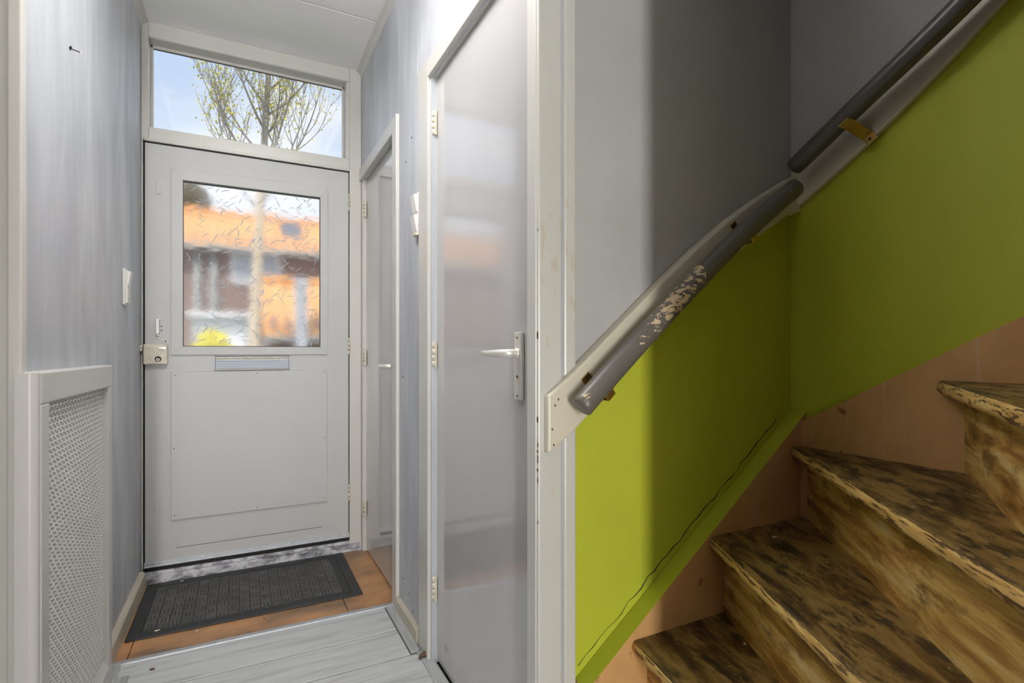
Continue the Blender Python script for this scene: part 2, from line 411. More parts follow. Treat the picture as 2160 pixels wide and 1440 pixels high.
# --- floor: slab, grey laminate planks, orange boards of the porch
fl = MB().box(XROOM, XB + 0.1, YB, YF + 0.12, -0.15, -0.006).build('floor', 'dark_gap')
struct(fl, 'hall floor of grey laminate planks and orange porch boards', 'floor')
fl_planks = [YS - 0.006, 2.040, 1.850]
while fl_planks[-1] > YB + 0.2: fl_planks.append(fl_planks[-1] - 0.19)
fl_planks[-1] = YB
for y in fl_planks[1:-1]:
    MB().box(XROOM if y < 1.4 else XL + .012, XR - .052 if y > 1.9 else .56, y - .0017, y + .0017, -.006, .0066).build('plank_joint', 'joint_grey', fl)
for i, (a, b) in enumerate(zip(fl_planks, fl_planks[1:])):
    x1 = XR - 0.052 if a > 1.9 else XR - .028 if a > YP + .05 else 0.66
    cuts = [XROOM, x1] if i < 3 else [XROOM, -1.5 + 0.7 * (i % 3), x1]
    for c0, c1 in zip(cuts, cuts[1:]):
        MB().box(c0 + 0.0008, c1 - 0.0008, b + 0.0020, a - 0.0020, -0.006, 0.008, 0.0020, seg=1).build('plank', 'grey_laminate', fl)
xj0, xj1 = -0.362, 0.40
for a, b in ((XL, xj0), (xj0, xj1), (xj1, XR + .03)):
    MB().box(a + 0.0015, b - 0.0015, YS + 0.012, YF - 0.02, -0.006, 0.0, 0.001, seg=1).build('floor_board', 'orange_floor_board', fl)
MB().box(XL + 0.02, XR - 0.006, YS - 0.012, YS + 0.014, -0.004, 0.013, 0.004).build('metal_strip', 'aluminium', fl)['label'] = 'aluminium strip where the laminate meets the orange boards'
# laminate edging along the right wall and the left wall
ed = MB().box(XR - 0.050, XR - 0.014, 1.858, YS - 0.014, 0.0, 0.012, 0.003).build('floor_edging', 'grey_laminate_edging', fl)
MB().box(XR - 0.030, XR + 0.012, 1.055, 1.855, 0.0, 0.012, 0.003).build('floor_edging', 'grey_laminate_edging', fl)
MB().box(XL + 0.012, XL + 0.050, 2.16, YS - 0.014, 0.0, 0.012, 0.003).build('floor_edging', 'grey_laminate_edging', fl)
MB().box(XL + 0.048, XL + 0.086, 1.40, 2.158, 0.0, 0.012, 0.003).build('floor_edging', 'grey_laminate_edging', fl)

# --- ceiling of two panels with an open joint
ce = MB().box(XROOM, 0.66, YB, YF + 0.12, HC + 0.012, HC + 0.2).box(0.66, XB + 0.1, YA + 0.09, YF + 0.12, HC + 0.012, HC + 0.2).build('ceiling', 'joint_grey')
struct(ce, 'white hall ceiling of smooth panels with one open joint', 'ceiling')
for a, b in ((2.518, YF + 0.02), (1.29, 2.511), (0.06, 1.286), (-1.2, 0.056), (YB, -1.204)):
    MB().box(XL if a > 1.2 else XROOM, XR if a > 1.2 else 0.66, a, b, HC, HC + 0.0125, 0.0015, seg=1).build('ceiling_panel', 'ceiling_paint', ce)

# --- left hall wall
wl = MB().box(XL - 0.12, XL, 1.47, YF + 0.1, 0, HC + .02).build('wall_left', 'hall_grey_paint')
struct(wl, 'left hall wall in streaky blue-grey paint', 'wall')
for y, w in ((2.70, .0010),):
    MB().box(XL - 0.002, XL + 0.0006, y, y + w, 1.06, HC - .01).build('panel_seam', 'hall_grey_paint', wl)
# --- right hall wall, with openings for two doors
L2 = (1.068, 1.775)      # near door leaf
L3 = (2.275, 2.955)      # far door leaf
wr = MB()
wr.box(XR, XR + 0.09, YP + .001, L2[0] - .002, 0, HC + .02).box(XR, XR + 0.09, L2[1] + .002, L3[0] - .002, 0, HC + .02).box(XR, XR + 0.09, L3[1] + .002, YF + .1, 0, HC + .02)
wr.box(XR, XR + 0.09, L2[0] - .002, L2[1] + .002, 2.055, HC + .02).box(XR, XR + 0.09, L3[0] - .002, L3[1] + .002, 2.045, HC + .02)
wr = wr.build('wall_right', 'hall_grey_paint'); struct(wr, 'right hall wall in streaky blue-grey paint between the doors', 'wall')
MB().box(XR - 0.0006, XR + .002, 2.215, 2.2165, 2.12, HC - .01).build('panel_seam', 'hall_grey_paint', wr)
MB().box(XR - 0.0006, XR + .002, 1.94, 1.9412, 2.14, HC - .01).build('panel_seam', 'hall_grey_paint', wr)
for y, z, r in ((2.02, 1.93, .005), (2.10, 1.86, .004), (2.15, .99, .005), (2.14, .16, .004), (2.06, .13, .004), (2.0, .085, .005)):
    MB().cyl((XR - .0008, y, z), (XR + .002, y, z), r, 8).build('plug_hole', 'dark_hole', wr)
# --- baseboards and ceiling mouldings
def skirting(name, x0, x1, y0, y1, h, label):
    s_ = 1 if x1 > x0 else -1
    prof = [(x0, 0.0), (x1, 0.0), (x1, h - .008), (x1 - s_ * .006, h), (x0, h)]
    b = MB(); pts = prof
    b2 = bmesh.new()
    A = [b2.verts.new((p[0], y0, p[1])) for p in pts]; Bv = [b2.verts.new((p[0], y1, p[1])) for p in pts]
    b2.faces.new(A); b2.faces.new(Bv[::-1])
    for i in range(len(pts)): b2.faces.new([A[i], Bv[i], Bv[(i + 1) % len(pts)], A[(i + 1) % len(pts)]])
    b._add(b2)
    return struct(b.build(name, 'skirting_paint'), label, 'baseboard')
skirting('baseboard_left', XL, XL + .022, 2.165, YF - .035, .072, 'chipped cream skirting below the left hall wall')
skirting('baseboard_right', XR, XR - .016, 1.905, 2.195, .062, 'short chipped cream skirting between the two right doors')
def cove(name, x0, s_, label):
    b = MB().prism([(x0, HC), (x0 + s_ * .028, HC), (x0 + s_ * .024, HC - .010), (x0 + s_ * .012, HC - .018), (x0, HC - .034)], 'y', 1.05 if s_ < 0 else 1.47, YF - .001)
    return struct(b.build(name, 'white_paint'), label, 'moulding')
cove('trim_1', XL, 1, 'thin white moulding under the ceiling on the left wall')
cove('trim_2', XR, -1, 'thin white moulding under the ceiling on the right wall')

# --- left end post of the hall wall (frame of the opening beside the camera)
p = MB().box(-0.435, -0.410, 1.455, 1.485, 0, HC, .004).box(-0.475, -0.432, 1.463, 1.487, 0, HC, .003).box(-0.62, -0.470, 1.452, 1.487, 0, HC, .006).build('trim_3', 'frame_paint')
struct(p, 'white grooved door post at the left edge of the picture', 'door post')
# --- right end post with its groove
p = MB().box(0.5855, 0.648, YP - .004, YP + .045, 0, HC, .004).box(0.645, 0.658, YP + .006, YP + .045, 0, HC, .001).box(0.655, 0.688, YP - .002, YP + .045, 0, HC, .005)
p = p.build('trim_4', 'worn_post_paint'); struct(p, 'white grooved door post between the near door and the staircase', 'door post')
for k, z in enumerate((.80, .826, .845, .868, .88, .935, .71, 1.12, 1.36)):
    MB().box(.5850, .5856, YP - .0035, YP - .0005 + .0025 * (k % 2), z, z + (.012, .006, .016, .005, .009)[k % 5]).build('paint_chip', 'scrap_brown', p)

# --- front wall beside the porch (outer masonry), back walls and the left room
wf = MB().box(XL - 1.6, XL - .001, YF + .02, YF + .14, 0, 5.3).box(XR + .001, 2.6, YF + .02, YF + .14, 0, 5.3).box(XL - .001, XR + .001, YF + .02, YF + .14, HC + .05, 5.3).build('wall_front', 'outer_brick')
struct(wf, 'front wall of the house around the door frame', 'wall')
wb = MB().box(XROOM - .1, XB + .1, YB - .1, YB, 0, 5.3).build('wall_back', 'white_paint'); struct(wb, 'plain wall behind the camera', 'wall')
wo = MB().box(XROOM - .1, XROOM, YB, 1.55, 0, HC + .2).box(XROOM - .1, -0.54, 1.487, 1.60, 0, HC + .2).box(XROOM, -0.468, -1.1, -1.0, 0, HC + .01).build('wall_room', 'white_paint'); struct(wo, 'plain walls left of the camera, with a cross wall added to shade the door post', 'wall')  # last box: unseen cross wall added to keep rear light off the left post

# --- stair walls: grey above, lime green below, split behind the handrail board
splitA = [(.68, .955), (.72, 1.00), (.955, 1.215), (1.195, 1.405), (1.452, 1.555), (1.57, 1.62)]
w = MB()
w.prism(splitA + [(1.57, 5.3), (.68, 5.3)], 'y', YA, YA + .09, 0)
w.prism([(.68, 0), (1.57, 0)] + splitA[::-1], 'y', YA, YA + .09, 1)
wa = w.build('wall_stair_left', ['stair_grey_paint', 'lime_green_paint']); struct(wa, 'stair wall with the curved handrail, grey over lime green', 'wall')
def bB_lo(y): # lower edge of the board on the long stair wall
    P = [(1.03, 1.497), (.90, 1.573), (.80, 1.635), (.70, 1.704), (.60, 1.780), (.50, 1.863)]
    if y >= 1.03: return P[0][1]
    if y <= .5: return P[-1][1] + (.5 - y) * .84
    for a, b in zip(P, P[1:]):
        if b[0] <= y <= a[0]: return a[1] + (b[1] - a[1]) * (a[0] - y) / (a[0] - b[0])
splitB = [(y, bB_lo(y) + .06) for y in (1.03, .9, .8, .7, .6, .5)] + [(YB, bB_lo(-.6) + .06)]
w = MB()
w.prism(splitB + [(YB, 5.3), (1.03, 5.3)], 'x', XB, XB + .09, 0)
w.prism([(1.03, 0), (YB, 0)] + splitB[::-1], 'x', XB, XB + .09, 1)
wbm = w.build('wall_stair_right', ['stair_grey_paint', 'lime_green_paint']); struct(wbm, 'long stair wall at the right, grey over lime green', 'wall')
# partition on the near side of the stairs, upper stairwell, roof
pt = MB().box(0.660, 0.735, YB, 0.114, 0, HC + .2).box(0.640, 0.66, YB, YA + .09, HC + .012, 5.3).build('wall_partition', 'white_paint'); struct(pt, 'partition along the near side of the staircase', 'wall')
ru = MB().box(XROOM - .1, 2.6, YB - .1, YF + .14, 5.3, 5.45).build('ceiling_upper', 'white_paint'); struct(ru, 'ceiling above the stairwell', 'ceiling')
# hairline crack along the string of the green wall
random.seed(3)
cp = []
for i in range(34):
    x = .700 + i * .0212
    cp.append(Vector((x, YA - .0004, .308 + .757 * (x - .70) + .052 + random.uniform(-.006, .006))))
ck = MB().tube(cp, [random.choice((.0006, .0012, .0019)) for _ in cp], 5).build('crack', 'crack_dark', wa)

# ================================================================== FRONT DOOR, FRAME, FANLIGHT
d1 = struct(empty('door_1', (0.06, YF, 0.06)), 'white front door with patterned glass pane and letter slot', 'door')
DX0, DX1, DZ0, DZ1 = -0.404, 0.524, 0.083, 2.078
GX0, GX1, GZ0, GZ1 = -0.252, 0.377, 1.119, 1.921
lf = MB()
for a in ((DX0, GX0, DZ0, DZ1), (GX1, DX1, DZ0, DZ1), (GX0, GX1, DZ0, GZ0), (GX0, GX1, GZ1, DZ1)):
    lf.box(a[0], a[1], YF, YF + .04, a[2], a[3])
bmesh.ops.remove_doubles(lf.bm, verts=lf.bm.verts[:], dist=1e-5)
lf.build('leaf', 'front_door_paint', d1)
# raised glazing frame, four mitred strips
FX0, FX1, FZ0, FZ1 = -0.300, 0.415, 1.079, 1.976
gf = empty('glazing_frame', (0, 0, 0)); 
bpy.data.objects.remove(gf)
for pts in ([(FX0, FZ0), (FX1, FZ0), (GX1, GZ0), (GX0, GZ0)], [(FX1, FZ0), (FX1, FZ1), (GX1, GZ1), (GX1, GZ0)],
            [(FX1, FZ1), (FX0, FZ1), (GX0, GZ1), (GX1, GZ1)], [(FX0, FZ1), (FX0, FZ0), (GX0, GZ0), (GX0, GZ1)]):
    MB().prism(pts, 'y', YF - .009, YF + .001, bev=.0010, seg=1).build('glazing_frame', 'front_door_paint', d1)
pane = MB().box(GX0 - .004, GX1 + .004, YF + .018, YF + .023, GZ0 - .004, GZ1 + .004).build('glass_pane', 'obscure_glass', d1)
pane['label'] = 'frosted pane with scattered straw-like strokes'
# putty line round the pane
gs = MB()
for a in ((GX0, GX0 + .002, GZ0, GZ1), (GX1 - .002, GX1, GZ0, GZ1), (GX0, GX1, GZ0, GZ0 + .003), (GX0, GX1, GZ1 - .002, GZ1)):
    gs.box(a[0], a[1], YF + .010, YF + .0178, a[2], a[3])
gs.build('putty_line', 'dark_hole', d1)
# straw strokes pressed in the glass
random.seed(11)
st = MB()
for i in range(340):
    cx, cz = random.uniform(GX0 + .015, GX1 - .015), random.uniform(GZ0 + .015, GZ1 - .015)
    L = random.uniform(.020, .056); a = random.choice((1, 1, -1)) * math.radians(random.gauss(42, 26)); wd = random.uniform(.0012, .0025)
    dx, dz = math.cos(a), math.sin(a); bend = random.uniform(-.004, .004); seg = 6; rows = []
    for k in range(seg + 1):
        t_ = k / seg * 2 - 1; ww = wd * math.sqrt(max(0.02, 1 - t_ * t_)); o_ = bend * (1 - t_ * t_)
        px_, pz_ = cx + dx * t_ * L / 2 - dz * o_, cz + dz * t_ * L / 2 + dx * o_
        if not (GX0 + .005 < px_ < GX1 - .005 and GZ0 + .005 < pz_ < GZ1 - .005): continue
        y_ = YF + .0178
        rows.append([st.bm.verts.new((px_ - dz * ww, y_, pz_ + dx * ww)), st.bm.verts.new((px_, y_ - ww * .8, pz_)), st.bm.verts.new((px_ + dz * ww, y_, pz_ - dx * ww))])
    for r0, r1 in zip(rows, rows[1:]):
        st.bm.faces.new([r0[0], r0[1], r1[1], r1[0]]); st.bm.faces.new([r0[1], r0[2], r1[2], r1[1]]); st.bm.faces.new([r0[2], r0[0], r1[0], r1[2]])
so = st.build('glass_stroke', 'glass_stroke', pane, smooth=False); so['kind'] = 'stuff'
# lower cover panel with nails
pn = MB().box(-.300, .411, YF - .010, YF + .001, .288, .997, .0015, seg=1).build('cover_panel', 'front_door_paint', d1)
for x, z in ((-.285, .98), (.07, .985), (.395, .985), (-.285, .31), (.07, .30), (.395, .31), (-.288, .63), (.398, .63)):
    MB().cyl((x, YF - .0106, z), (x, YF - .006, z), .0026, 8).build('nail_head', 'dark_hole', pn)
# seams of the old lower panel
for a in ((-.283, -.2818, .12, .29), (.388, .3892, .135, .29), (-.283, .3892, .150, .1520), (-.283, .3892, .121, .1222)):
    MB().box(a[0], a[1], YF - .0006, YF + .002, a[2], a[3]).build('panel_joint', 'hinge_paint' if a[3] < .15 else 'dark_hole' if a[3] < .16 else 'hinge_paint', d1)
# letter slot
lp = MB()
lp.box(-.122, .226, YF - .006, YF + .002, 1.000, 1.072)
lp = lp.build('letter_slot', 'dark_hole', d1)
for a in ((-.122, -.116), (.220, .226)): MB().box(a[0], a[1], YF - .012, YF, 1.001, 1.0715, .0015, seg=1).build('slot_end', 'aluminium', lp)
MB().box(-.1155, .2195, YF - .0145, YF - .004, 1.0055, 1.0465, .002).build('slot_flap', 'brushed_aluminium', lp)
MB().box(-.1155, .2195, YF - .0165, YF - .004, 1.047, 1.0535, .002).build('slot_rib', 'aluminium', lp)
MB().box(-.1155, .2195, YF - .0125, YF - .004, 1.0545, 1.0605, .0015).build('slot_rib', 'hinge_paint', lp)
MB().box(-.1155, .2195, YF - .0165, YF - .004, 1.0612, 1.0690, .003).build('slot_rib', 'aluminium', lp)
MB().box(-.1155, .2195, YF - .0165, YF - .004, 1.0015, 1.0050, .001).build('slot_rib', 'hinge_paint', lp)
# surface lock
lk = MB().box(-.408, -.312, YF - .030, YF, 1.034, 1.128, .005).build('surface_lock', 'hinge_paint', d1); lk['label'] = 'old painted box lock with cylinder'
MB().tube([(-.349, YF - .030, 1.059), (-.349, YF - .034, 1.059)], .0135, 20).build('lock_cylinder', 'dark_hole', lk)
MB().tube([(-.349, YF - .034, 1.056), (-.349, YF - .0365, 1.056)], .0075, 16).build('key_plug', 'hinge_paint', lk)
MB().box(-.3503, -.3477, YF - .0372, YF - .0363, 1.0515, 1.060).build('key_slit', 'dark_hole', lk)
MB().box(-.347, -.328, YF - .037, YF - .030, 1.1055, 1.1145, .002).build('latch_slide', 'steel', lk)
MB().tube([(-.324, YF - .030, 1.110), (-.324, YF - .040, 1.110)], .0055, 12).build('latch_knob', 'steel', lk)
MB().box(-.430, -.411, YF - .028, YF - .002, 1.095, 1.122, .002).box(-.424, -.411, YF - .030, YF - .002, 1.101, 1.116, .002).build('strike_plate', 'hinge_paint', d1)
# pull handle
ph = empty('x', (0, 0, 0)); bpy.data.objects.remove(ph)
ph = MB().box(-.3585, -.3455, YF - .030, YF - .024, 1.178, 1.246, .0015).box(-.3575, -.3465, YF - .027, YF, 1.240, 1.247, .001).box(-.3575, -.3465, YF - .027, YF, 1.177, 1.184, .001)
ph = ph.box(-.3575, -.3465, YF - .004, YF, 1.244, 1.264, .001).box(-.3575, -.3465, YF - .004, YF, 1.157, 1.180, .001).build('pull_handle', 'plastic_white', d1); ph['label'] = 'small white pull handle'
for z in (1.257, 1.165): MB().cyl((-.352, YF - .0052, z), (-.352, YF - .003, z), .0030, 10).build('screw', 'dark_hole', ph)
MB().cyl((-.322, YF - .005, 1.143), (-.322, YF, 1.143), .0085, 18).build('rim_ring', 'hinge_paint', d1)
MB().cyl((-.322, YF - .006, 1.143), (-.322, YF - .004, 1.143), .0038, 12).build('rim_hole', 'scrap_brown', d1)
for z in (1.214, 1.194): MB().cyl((-.3385, YF - .0008, z), (-.3385, YF + .002, z), .0032, 8).build('screw_hole', 'dark_hole', d1)
MB().box(-.361, -.340, YF - .005, YF, 1.842, 1.900, .0015).build('blank_plate', 'front_door_paint', d1)
MB().box(-.366, -.345, YF - .005, YF, .335, .395, .0015).build('blank_plate', 'front_door_paint', d1)
# draught strip with screws
ds = MB().box(DX0 - .004, DX1 + .004, YF - .007, YF, .076, .101, .0015).box(DX0 - .004, DX1 + .004, YF - .011, YF, .076, .082, .0015).build('draught_strip', 'aluminium', d1)
for x in (-.36, -.17, .04, .22, .38, .50): MB().cyl((x, YF - .0088, .093), (x, YF - .006, .093), .0032, 10).build('screw', 'steel', ds)
MB().box(DX0 - .004, DX1 + .004, YF + .001, YF + .03, .050, .077).build('gap_shade_strip', 'dark_gap', d1)  # dark strip standing in for the shaded gap under the door
def hinge(parent, x, y, z, L, r, mat_='hinge_paint', leafdir=None):
    h = MB(); n = 4
    for k in range(n): h.tube([(x, y, z - L / 2 + k * L / n + .001), (x, y, z - L / 2 + (k + 1) * L / n - .001)], r, 10)
    if leafdir: h.box(x, x + leafdir[0], y, y + leafdir[1], z - L / 2, z + L / 2)
    return h.build('hinge', mat_, parent)
for z in (1.915, 1.125, .32): hinge(d1, .5265, YF - .006, z, .095, .0058)

# --- front door frame with fanlight window
fr = MB()
fr.box(XL + .001, DX0 - .0085, YF - .004, YF + .09, .0, 2.10, .002)      # left jamb below
fr.box(DX1 + .005, XR - .001, YF - .006, YF + .09, .0, HC, .003)        # right jamb
fr.box(XL + .001, DX0 + .014, YF - .004, YF + .09, 2.09, HC, .002)      # left jamb above
fr.box(DX0 + .014, DX1 + .005, YF - .010, YF + .09, 2.088, 2.152, .004) # transom bar
fr.box(DX0 + .014, DX1 + .005, YF - .004, YF + .09, 2.575, HC, .003)    # head
fr.box(DX0 + .014, DX1 + .005, YF - .010, YF, 2.577, 2.585, .002)       # bead under the head
fr.box(.512, DX1 + .006, YF - .001, YF + .09, 2.15, 2.578, .002)
fr.box(XL + .012, DX1 + .005, YF - .014, YF, 2.084, 2.098, .003)
fr = fr.build('trim_5', 'frame_paint'); struct(fr, 'white timber frame around the front door and the window above it', 'door frame')
MB().box(DX0 - .0085, DX0, YF + .010, YF + .09, .06, 2.085).box(DX0, DX1 + .005, YF + .012, YF + .09, 2.0785, 2.0845).box(DX1, DX1 + .005, YF + .008, YF + .09, .06, 2.085).build('gap_shade', 'dark_gap', fr)  # dark fill painted in for the shade of the gap around the leaf
w1 = struct(empty('window_1', (.06, YF + .08, 2.152)), 'clear fanlight window above the front door', 'window')
wx0, wx1, wz0, wz1 = -.390, .512, 2.152, 2.575
for a in ((wx0, wx0 + .010, wz0, wz1), (wx1 - .010, wx1, wz0, wz1), (wx0, wx1, wz0, wz0 + .006), (wx0, wx1, wz1 - .014, wz1)):
    MB().box(a[0], a[1], YF + .064, YF + .085, a[2], a[3], .002, seg=1).build('glazing_bead', 'frame_paint', w1)
MB().box(wx0 + .002, wx1 - .002, YF + .074, YF + .078, wz0 + .002, wz1 - .002).build('glass_pane', 'clear_glass', w1)
MB().box(wx0 + .01, wx1 - .01, YF + .0725, YF + .0745, wz1 - .0175, wz1 - .0135).build('putty_line', 'dark_hole', w1)

# --- stone threshold
th = MB().box(XL + .001, XR - .001, YF - .026, YF + .10, 0, .040, .004).box(XL + .001, DX1 + .005, YF - .006, YF + .10, .038, .054, .004)
bmesh.ops.subdivide_edges(th.bm, edges=[e for e in th.bm.edges if e.calc_length() > .5], cuts=40, use_grid_fill=True)
for v in th.bm.verts:
    v.co.y += random.uniform(-.0015, .0015); v.co.z += random.uniform(-.0012, .0012) if v.co.z > .01 else 0
th = th.build('trim_6', 'weathered_threshold'); struct(th, 'weathered threshold with flaking white paint under the front door', 'threshold')

# ================================================================== DOORS IN THE RIGHT WALL
XD = 0.612      # face of the recessed leaves
def lever_handle(parent, yp, zp, tip, plate=True):
    hd = MB().box(XD - .010, XD, yp - .019, yp + .019, zp - .115, zp + .052, .003).build('back_plate', 'steel', parent)
    for z in (zp + .038, zp - .105): MB().cyl((XD - .0107, yp, z), (XD - .009, yp, z), .0030, 8).build('screw', 'dark_hole', hd)
    MB().cyl((XD - .0107, yp, zp - .058), (XD - .009, yp, zp - .058), .0040, 10).build('key_hole', 'dark_hole', hd)
    MB().tube([(XD - .0105, yp, zp - .068), (XD - .0095, yp, zp - .068)], .0060, 12).build('key_cover', 'plastic_cream', hd)
    x1 = XD - .052; lv = MB()
    lv.tube([(XD - .008, yp, zp), (XD - .016, yp, zp)], .0125, 18)
    path = [(XD - .014, yp, zp), (XD - .030, yp + .003, zp), (XD - .043, yp + .012, zp), (x1, yp + .030, zp - .001), (x1 - .002, yp + .060, zp - .001), (x1 - .001, yp + tip * .8, zp), (x1, yp + tip, zp + .001)]
    lv.tube(path, [.0105, .0102, .0100, .0095, .0085, .0068, .0055], 16)
    for v in lv.bm.verts:
        v.co.x = v.co.x if v.co.x > XD - .03 else x1 + (v.co.x - x1) * .75
    lv.build('lever', 'steel', hd, smooth=True)
def inner_door(name, label, y0, y1, z1, hinge_side, hz, handle_y, handle_z, tip):
    d = struct(empty(name, (XR, (y0 + y1) / 2, 0)), label, 'door')
    MB().box(XD, XD + .040, y0, y1, .012, z1, .0015, seg=1).build('leaf', 'gloss_door_paint', d)
    for z in hz: hinge(d, XD - .010, hinge_side, z, .086, .0078, 'hinge_paint', (.007, .010 if hinge_side < (y0 + y1) / 2 else -.012))
    lever_handle(d, handle_y, handle_z, tip)
    return d
d2 = inner_door('door_2', 'glossy white near door reflecting the street, with lever handle', L2[0], L2[1], 2.050, L2[1] + .004, (1.895, 1.082, .262), 1.148, 1.088, .118)
d3 = inner_door('door_3', 'glossy white narrow door beside the front door', L3[0], L3[1], 2.032, L3[1] - .004, (1.875, 1.060, .235), 2.325, 1.028, .118)
MB().box(XR - .0105, XR - .006, L2[0] - .022, L2[0] - .012, 1.07, 1.135, .002, seg=1).build('strike_plate', 'white_paint', d2)
# casings: near door
def casing(name, label, boxes):
    b = MB()
    for q in boxes: b.box(*q, .003)
    return struct(b.build(name, 'frame_paint'), label, 'door casing')
casing('trim_7', 'white casing around the glossy near door', [
    (XR - .012, XD + .03, L2[1] + .012, 1.893, 0, 2.118), (XR - .012, XD + .03, YP + .004, L2[1] + .012, 2.056, 2.118),
    (XR - .010, XD + .03, YP + .004, L2[0] - .003, 0, 2.058), (XD - .001, XD + .03, L2[1] + .001, L2[1] + .014, 0, 2.056), (XD - .012, XD + .03, L2[0], L2[1] + .012, 2.0515, 2.060)])
casing('trim_8', 'white casing around the narrow door by the front door', [
    (XR - .014, XD + .03, 2.205, L3[0] - .002, 0, 2.098), (XR - .014, XD + .03, L3[0] - .002, YF - .012, 2.036, 2.098),
    (XR - .001, XD + .03, L3[1] + .001, YF - .007, 0, 2.038)])

# ================================================================== STAIRCASE
stc = tag(empty('staircase', (1.05, .6, 0)), 'worn brown wooden winder staircase with peach side boards', 'staircase')
XS, YSA = 1.438, 0.980      # faces of the string boards
RISE = .205
noses = {1: ((.600, .975), (.640, .235)), 2: ((.818, YSA), (.684, .235)), 3: ((1.072, YSA), (.690, .252)), 4: ((1.402, YSA + .008), (.742, .218)),
         5: ((XS, .644), (.745, .236)), 6: ((XS, .30), (.7375, .150)), 7: ((XS, .06), (.7375, -.06)), 8: ((XS, -.17), (.7375, -.24)), 9: ((XS, -.40), (.7375, -.44))}
def lerp2(a, b, t): return (a[0] + (b[0] - a[0]) * t, a[1] + (b[1] - a[1]) * t)
def off(a, b, d):   # line a-b moved to its uphill side by d
    dx, dy = b[0] - a[0], b[1] - a[1]; L = math.hypot(dx, dy); nx, ny = -dy / L, dx / L
    return (a[0] + nx * d, a[1] + ny * d), (b[0] + nx * d, b[1] + ny * d)
def extend_to(a, b, y=None, x=None):
    """point on line a-b at given y or x"""
    if y is not None: t = (y - a[1]) / (b[1] - a[1])
    else: t = (x - a[0]) / (b[0] - a[0])
    return lerp2(a, b, t)
for n in range(1, 9):
    z = n * RISE; a, b = noses[n]; a2, b2 = noses[n + 1]
    ra, rb = off(a2, b2, .060)                     # tread runs under the next riser
    fa, fb = off(a, b, .016)
    if n <= 3:
        fa = extend_to(fa, fb, y=YSA + .002)
        if n < 3: ra = extend_to(ra, rb, y=YSA + .002); pts = [fa, ra, rb, fb]
        else: pts = [fa, (XS + .002, YSA + .002), extend_to(ra, rb, x=XS + .002), rb, fb]
    elif n == 4:
        fa = extend_to(fa, fb, y=YSA + .002); pts = [fa, (XS + .002, YSA + .002), extend_to(ra, rb, x=XS + .002), rb, fb]
    else:
        fa = extend_to(fa, fb, x=XS + .002); pts = [fa, extend_to(ra, rb, x=XS + .002), rb, fb]
    tr = MB().prism(pts, 'z', z - .030, z).build('tread', 'worn_tread_wood', stc)
    AL = Vector((b[0] - a[0], b[1] - a[1], 0)).normalized(); AC = Vector((-AL.y, AL.x, 0)); plank_uv(tr, AL, AC + Vector((0, 0, 1)), n)
    # rounded nosing along the front edge
    A, Bp = Vector((*a, 0)), Vector((*b, 0)); dv = (Bp - A).normalized(); up_ = Vector((-dv.y, dv.x, 0))
    prof = [(.020, z + .0004), (.010, z + .0004), (.004, z - .003), (.0005, z - .009), (.0, z - .015), (.001, z - .022), (.006, z - .029), (.013, z - .032), (.022, z - .032)]
    nb = bmesh.new(); rings = []
    cnt = 30
    for i in range(cnt + 1):
        c = A.lerp(Bp, i / cnt)
        rings.append([nb.verts.new(c + up_ * (q[0] + (random.uniform(-.0007, .0007) if 1 < k < 8 else 0)) + Vector((0, 0, q[1]))) for k, q in enumerate(prof)])
    for r0, r1 in zip(rings, rings[1:]):
        for k in range(len(prof) - 1):
            f_ = nb.faces.new([r0[k], r0[k + 1], r1[k + 1], r1[k]]); f_.material_index = 1 if k < 2 else 0; f_.smooth = True
    nb.faces.new(rings[0]); nb.faces.new(rings[-1][::-1])
    q = MB(); q._add(nb, -1); plank_uv(q.build('nosing', ['bare_nosing_wood', 'worn_tread_wood'], tr, smooth=True), AL, AC + Vector((0, 0, 1)), n + .3)
    # riser below this tread
    r0a, r0b = off(a, b, .046); r1a, r1b = off(a, b, .064)
    if n <= 3: r0a, r1a = extend_to(r0a, r0b, y=YSA + .002), extend_to(r1a, r1b, y=YSA + .002)
    else: r0a, r1a = extend_to(r0a, r0b, x=XS + .002), extend_to(r1a, r1b, x=XS + .002)
    plank_uv(MB().prism([r0a, r1a, r1b, r0b], 'z', z - RISE, z - .030).build('riser', 'worn_riser_wood', stc), AL, AC + Vector((0, 0, 1)), n + .6)
    # cove strip under the nosing
    c0a, c0b = off(a, b, .034); c1a, c1b = off(a, b, .048)
    if n <= 3: c0a, c1a = extend_to(c0a, c0b, y=YSA + .001), extend_to(c1a, c1b, y=YSA + .001)
    else: c0a, c1a = extend_to(c0a, c0b, x=XS + .001), extend_to(c1a, c1b, x=XS + .001)
    plank_uv(MB().prism([c0a, c1a, c1b, c0b], 'z', z - .042, z - .030).build('cove_strip', 'bare_nosing_wood', stc), AL, AC + Vector((0, 0, 1)), n + .8)
# string boards
def topA(x): return .351 + .757 * (x - .719)
sA = MB().prism([(.69, 0), (XB - .0015, 0), (XB - .0015, topA(XB)), (1.395, topA(1.395)), (1.15, topA(1.15)), (.92, topA(.92)), (.69, topA(.69))], 'y', YSA, YA - .0015, 0)
for f in sA.bm.faces:
    f.normal_update()
bmesh.ops.recalc_face_normals(sA.bm, faces=sA.bm.faces[:])
for f in sA.bm.faces:
    if f.normal.z > .3: f.material_index = 1
sA.build('string_board', ['peach_string_paint', 'lime_green_paint'], stc)['label'] = 'peach side board under the lime green wall with a green painted top'
def topB(y): return .862 + .563 * (1.03 - y) if y > .42 else .862 + .563 * .61 + (.42 - y) * .86
MB().prism([(1.0285, 0), (-1.7, 0), (-1.7, topB(-1.7)), (.42, topB(.42)), (.7, topB(.7)), (1.0285, topB(1.03))], 'x', XS, XB - .0015, 0).build('string_board', 'peach_string_paint', stc)
